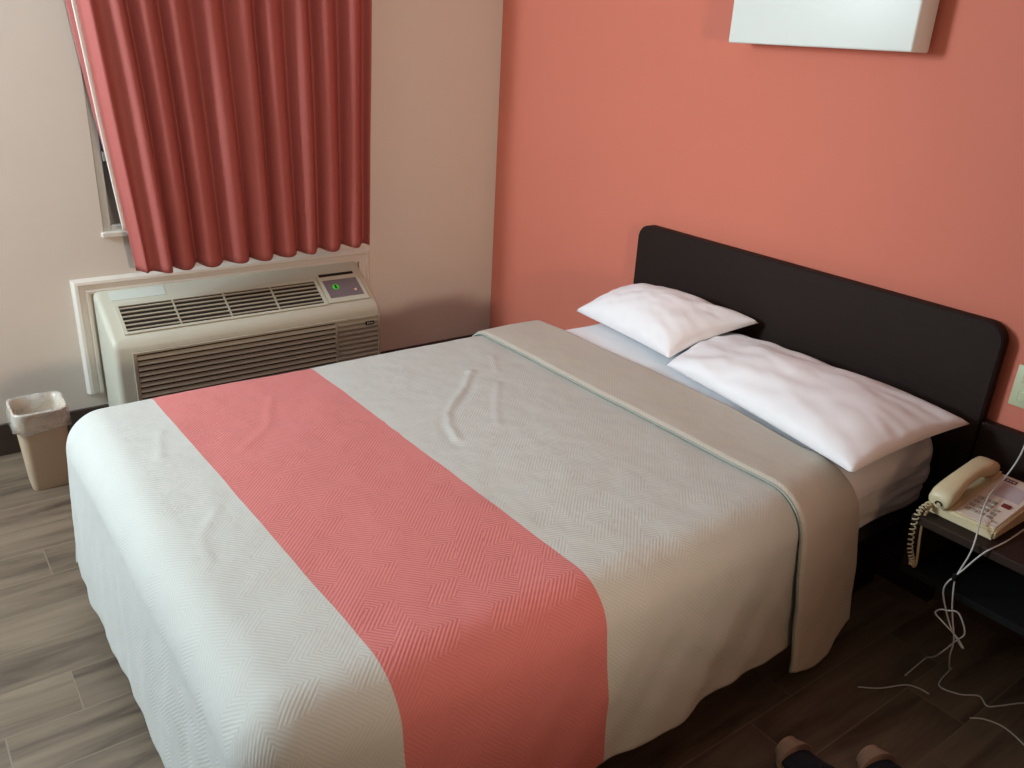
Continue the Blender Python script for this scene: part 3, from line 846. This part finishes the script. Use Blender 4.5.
# ------------------------------------------------------------------ pair of shoes
def shoe(name, x, y, rot, side, label):
    T = Matrix.Translation((x, y, 0)) @ Matrix.Rotation(rot, 4, 'Z')
    r = thing(name, label, 'shoe', (x, y, 0), 'pair of shoes on the floor')
    L_ = .27
    def outline(t, grow=0.0):
        # half widths left/right along the shoe, 0 toe .. 1 heel
        w = .047*math.sin(PI*min(1, (t*.98+.02)**.62))**.55*(1-.20*math.sin(PI*max(0, t-.35)/.65)) if t < 1 else .012
        off = .006*side*math.cos(PI*t)
        return off-w-grow, off+w+grow
    def sect(t, z, scale):
        l, rr = outline(t); c = (l+rr)/2; h = (rr-l)/2*scale
        return c, h
    NT = 28
    def surf(fn_top, fn_bot, scale_fn, m, nm, t0=0.0, t1=1.0, grow=0.0):
        bm = bmesh.new(); rings = []
        for i in range(NT+1):
            t = t0+(t1-t0)*i/NT; tc = min(max(t, .004), .996)
            c, h = sect(tc, 0, 1.0); h += grow
            zb, zt = fn_bot(tc), fn_top(tc)
            rg = []
            for k in range(18):
                a = 2*PI*k/18; ca, sa = math.cos(a), math.sin(a)
                f = (abs(ca)**2.6+abs(sa)**2.6)**(-1/2.6)
                px = t*L_; py = c + h*ca*f*(1-.25*scale_fn*max(0, sa)); pz = (zb+zt)/2 + (zt-zb)/2*sa*f
                rg.append(T @ Vector((px, py, pz)))
            rings.append(rg)
        loft(bm, rings, True, True)
        return obj(nm, bm, m, r, smooth=True, angle=60)
    surf(lambda t: .022, lambda t: .0, 0, M_SOLE, 'sole', 0, 1, .004)
    surf(lambda t: .052+.038*sstep(.1, .5, t) - .010*sstep(.5, .8, t)+.012*sstep(.8, 1, t), lambda t: .018, 1.4, M_NAVY, 'upper', .02, .99, 0)
    surf(lambda t: .062+.026*sstep(.0, .3, t), lambda t: .006, 1.2, M_TAN, 'toe_cap', -.014, .125, .006)
    bm = bmesh.new(); rg = []
    for k in range(24):
        a = 2*PI*k/24; t = .66+.25*math.cos(a)
        rg.append(T @ Vector((t*L_, .024*math.sin(a), .052+.038 - .010*sstep(.5, .8, t)+.012*sstep(.8, 1, t)+.001)))
    tube(bm, rg+[rg[0]], .0045, 8, False); obj('collar', bm, M_NAVY, r, smooth=True)
    return r
shoe('shoe', 2.585, -.945, math.radians(-14), 1, 'navy shoe with tan toe cap standing closest to the bed')
shoe('shoe', 2.715, -.790, math.radians(-20), -1, 'navy shoe with tan toe cap farther from the bed, nearer the nightstand')

# ------------------------------------------------------------------ lights
def area(name, loc, target, sx, sy, power, rgb):
    l = bpy.data.lights.new(name, 'AREA'); l.shape = 'RECTANGLE'; l.size = sx; l.size_y = sy; l.energy = power; l.color = rgb
    o = bpy.data.objects.new(name, l); COL.objects.link(o); o.location = loc
    o.rotation_euler = (Vector(target)-Vector(loc)).to_track_quat('-Z', 'Y').to_euler(); return o
area('daylight_from_door', (.30, -4.0, 1.95), (3.5, .2, 1.6), .6, .8, 106, (.74, .90, 1.0))
sl = bpy.data.lights.new('warm_room_lamp', 'SPOT'); sl.energy = 190; sl.color = (1.0, .81, .64); sl.shadow_soft_size = .16
sl.spot_size = math.radians(60); sl.spot_blend = .8
so_ = bpy.data.objects.new('warm_room_lamp', sl); COL.objects.link(so_); so_.location = (4.8, -1.75, 1.40)
so_.rotation_euler = (Vector((0, -1.15, 1.50))-so_.location).to_track_quat('-Z', 'Y').to_euler()
area('overhead_fill', (1.6, -3.2, 2.42), (1.4, -1.8, 0), .8, .8, 4, (1.0, .90, .80))  # added ambient fill for the walls, no ceiling fitting known
s2 = bpy.data.lights.new('bed_side_fill', 'SPOT'); s2.energy = 22; s2.color = (1.0, .60, .30); s2.shadow_soft_size = .22  # added warm fill for the bed's near side, no lamp known there
s2.spot_size = math.radians(62); s2.spot_blend = .8
so2 = bpy.data.objects.new('bed_side_fill', s2); COL.objects.link(so2); so2.location = (5.0, -2.1, .92)
so2.rotation_euler = (Vector((2.4, -1.25, .42))-so2.location).to_track_quat('-Z', 'Y').to_euler()

w = bpy.data.worlds.new('World'); sc.world = w; w.use_nodes = True
w.node_tree.nodes['Background'].inputs['Color'].default_value = (.10, .14, .24, 1)
w.node_tree.nodes['Background'].inputs['Strength'].default_value = .35

# ------------------------------------------------------------------ camera
cam = bpy.data.cameras.new('Camera'); co = bpy.data.objects.new('Camera', cam); COL.objects.link(co)
yaw, pit, rol, f = 0.9151, -0.3956, 0.0546, 841.12
fw = Vector((-math.sin(yaw)*math.cos(pit), math.cos(yaw)*math.cos(pit), math.sin(pit)))
r_ = Vector((math.cos(yaw), math.sin(yaw), 0)); up = r_.cross(fw)
r2 = r_*math.cos(rol)+up*math.sin(rol); u2 = -r_*math.sin(rol)+up*math.cos(rol)
mw = Matrix((r2, u2, -fw)).transposed().to_4x4(); mw.translation = Vector((3.3708, -2.4248, 1.5657))
co.matrix_world = mw
cam.sensor_width = 36; cam.sensor_fit = 'HORIZONTAL'; cam.lens = f/1024*36; cam.clip_start = .02
sc.camera = co
sc.view_settings.view_transform = 'Standard'
sc.view_settings.look = 'None'
sc.view_settings.exposure = 0.12
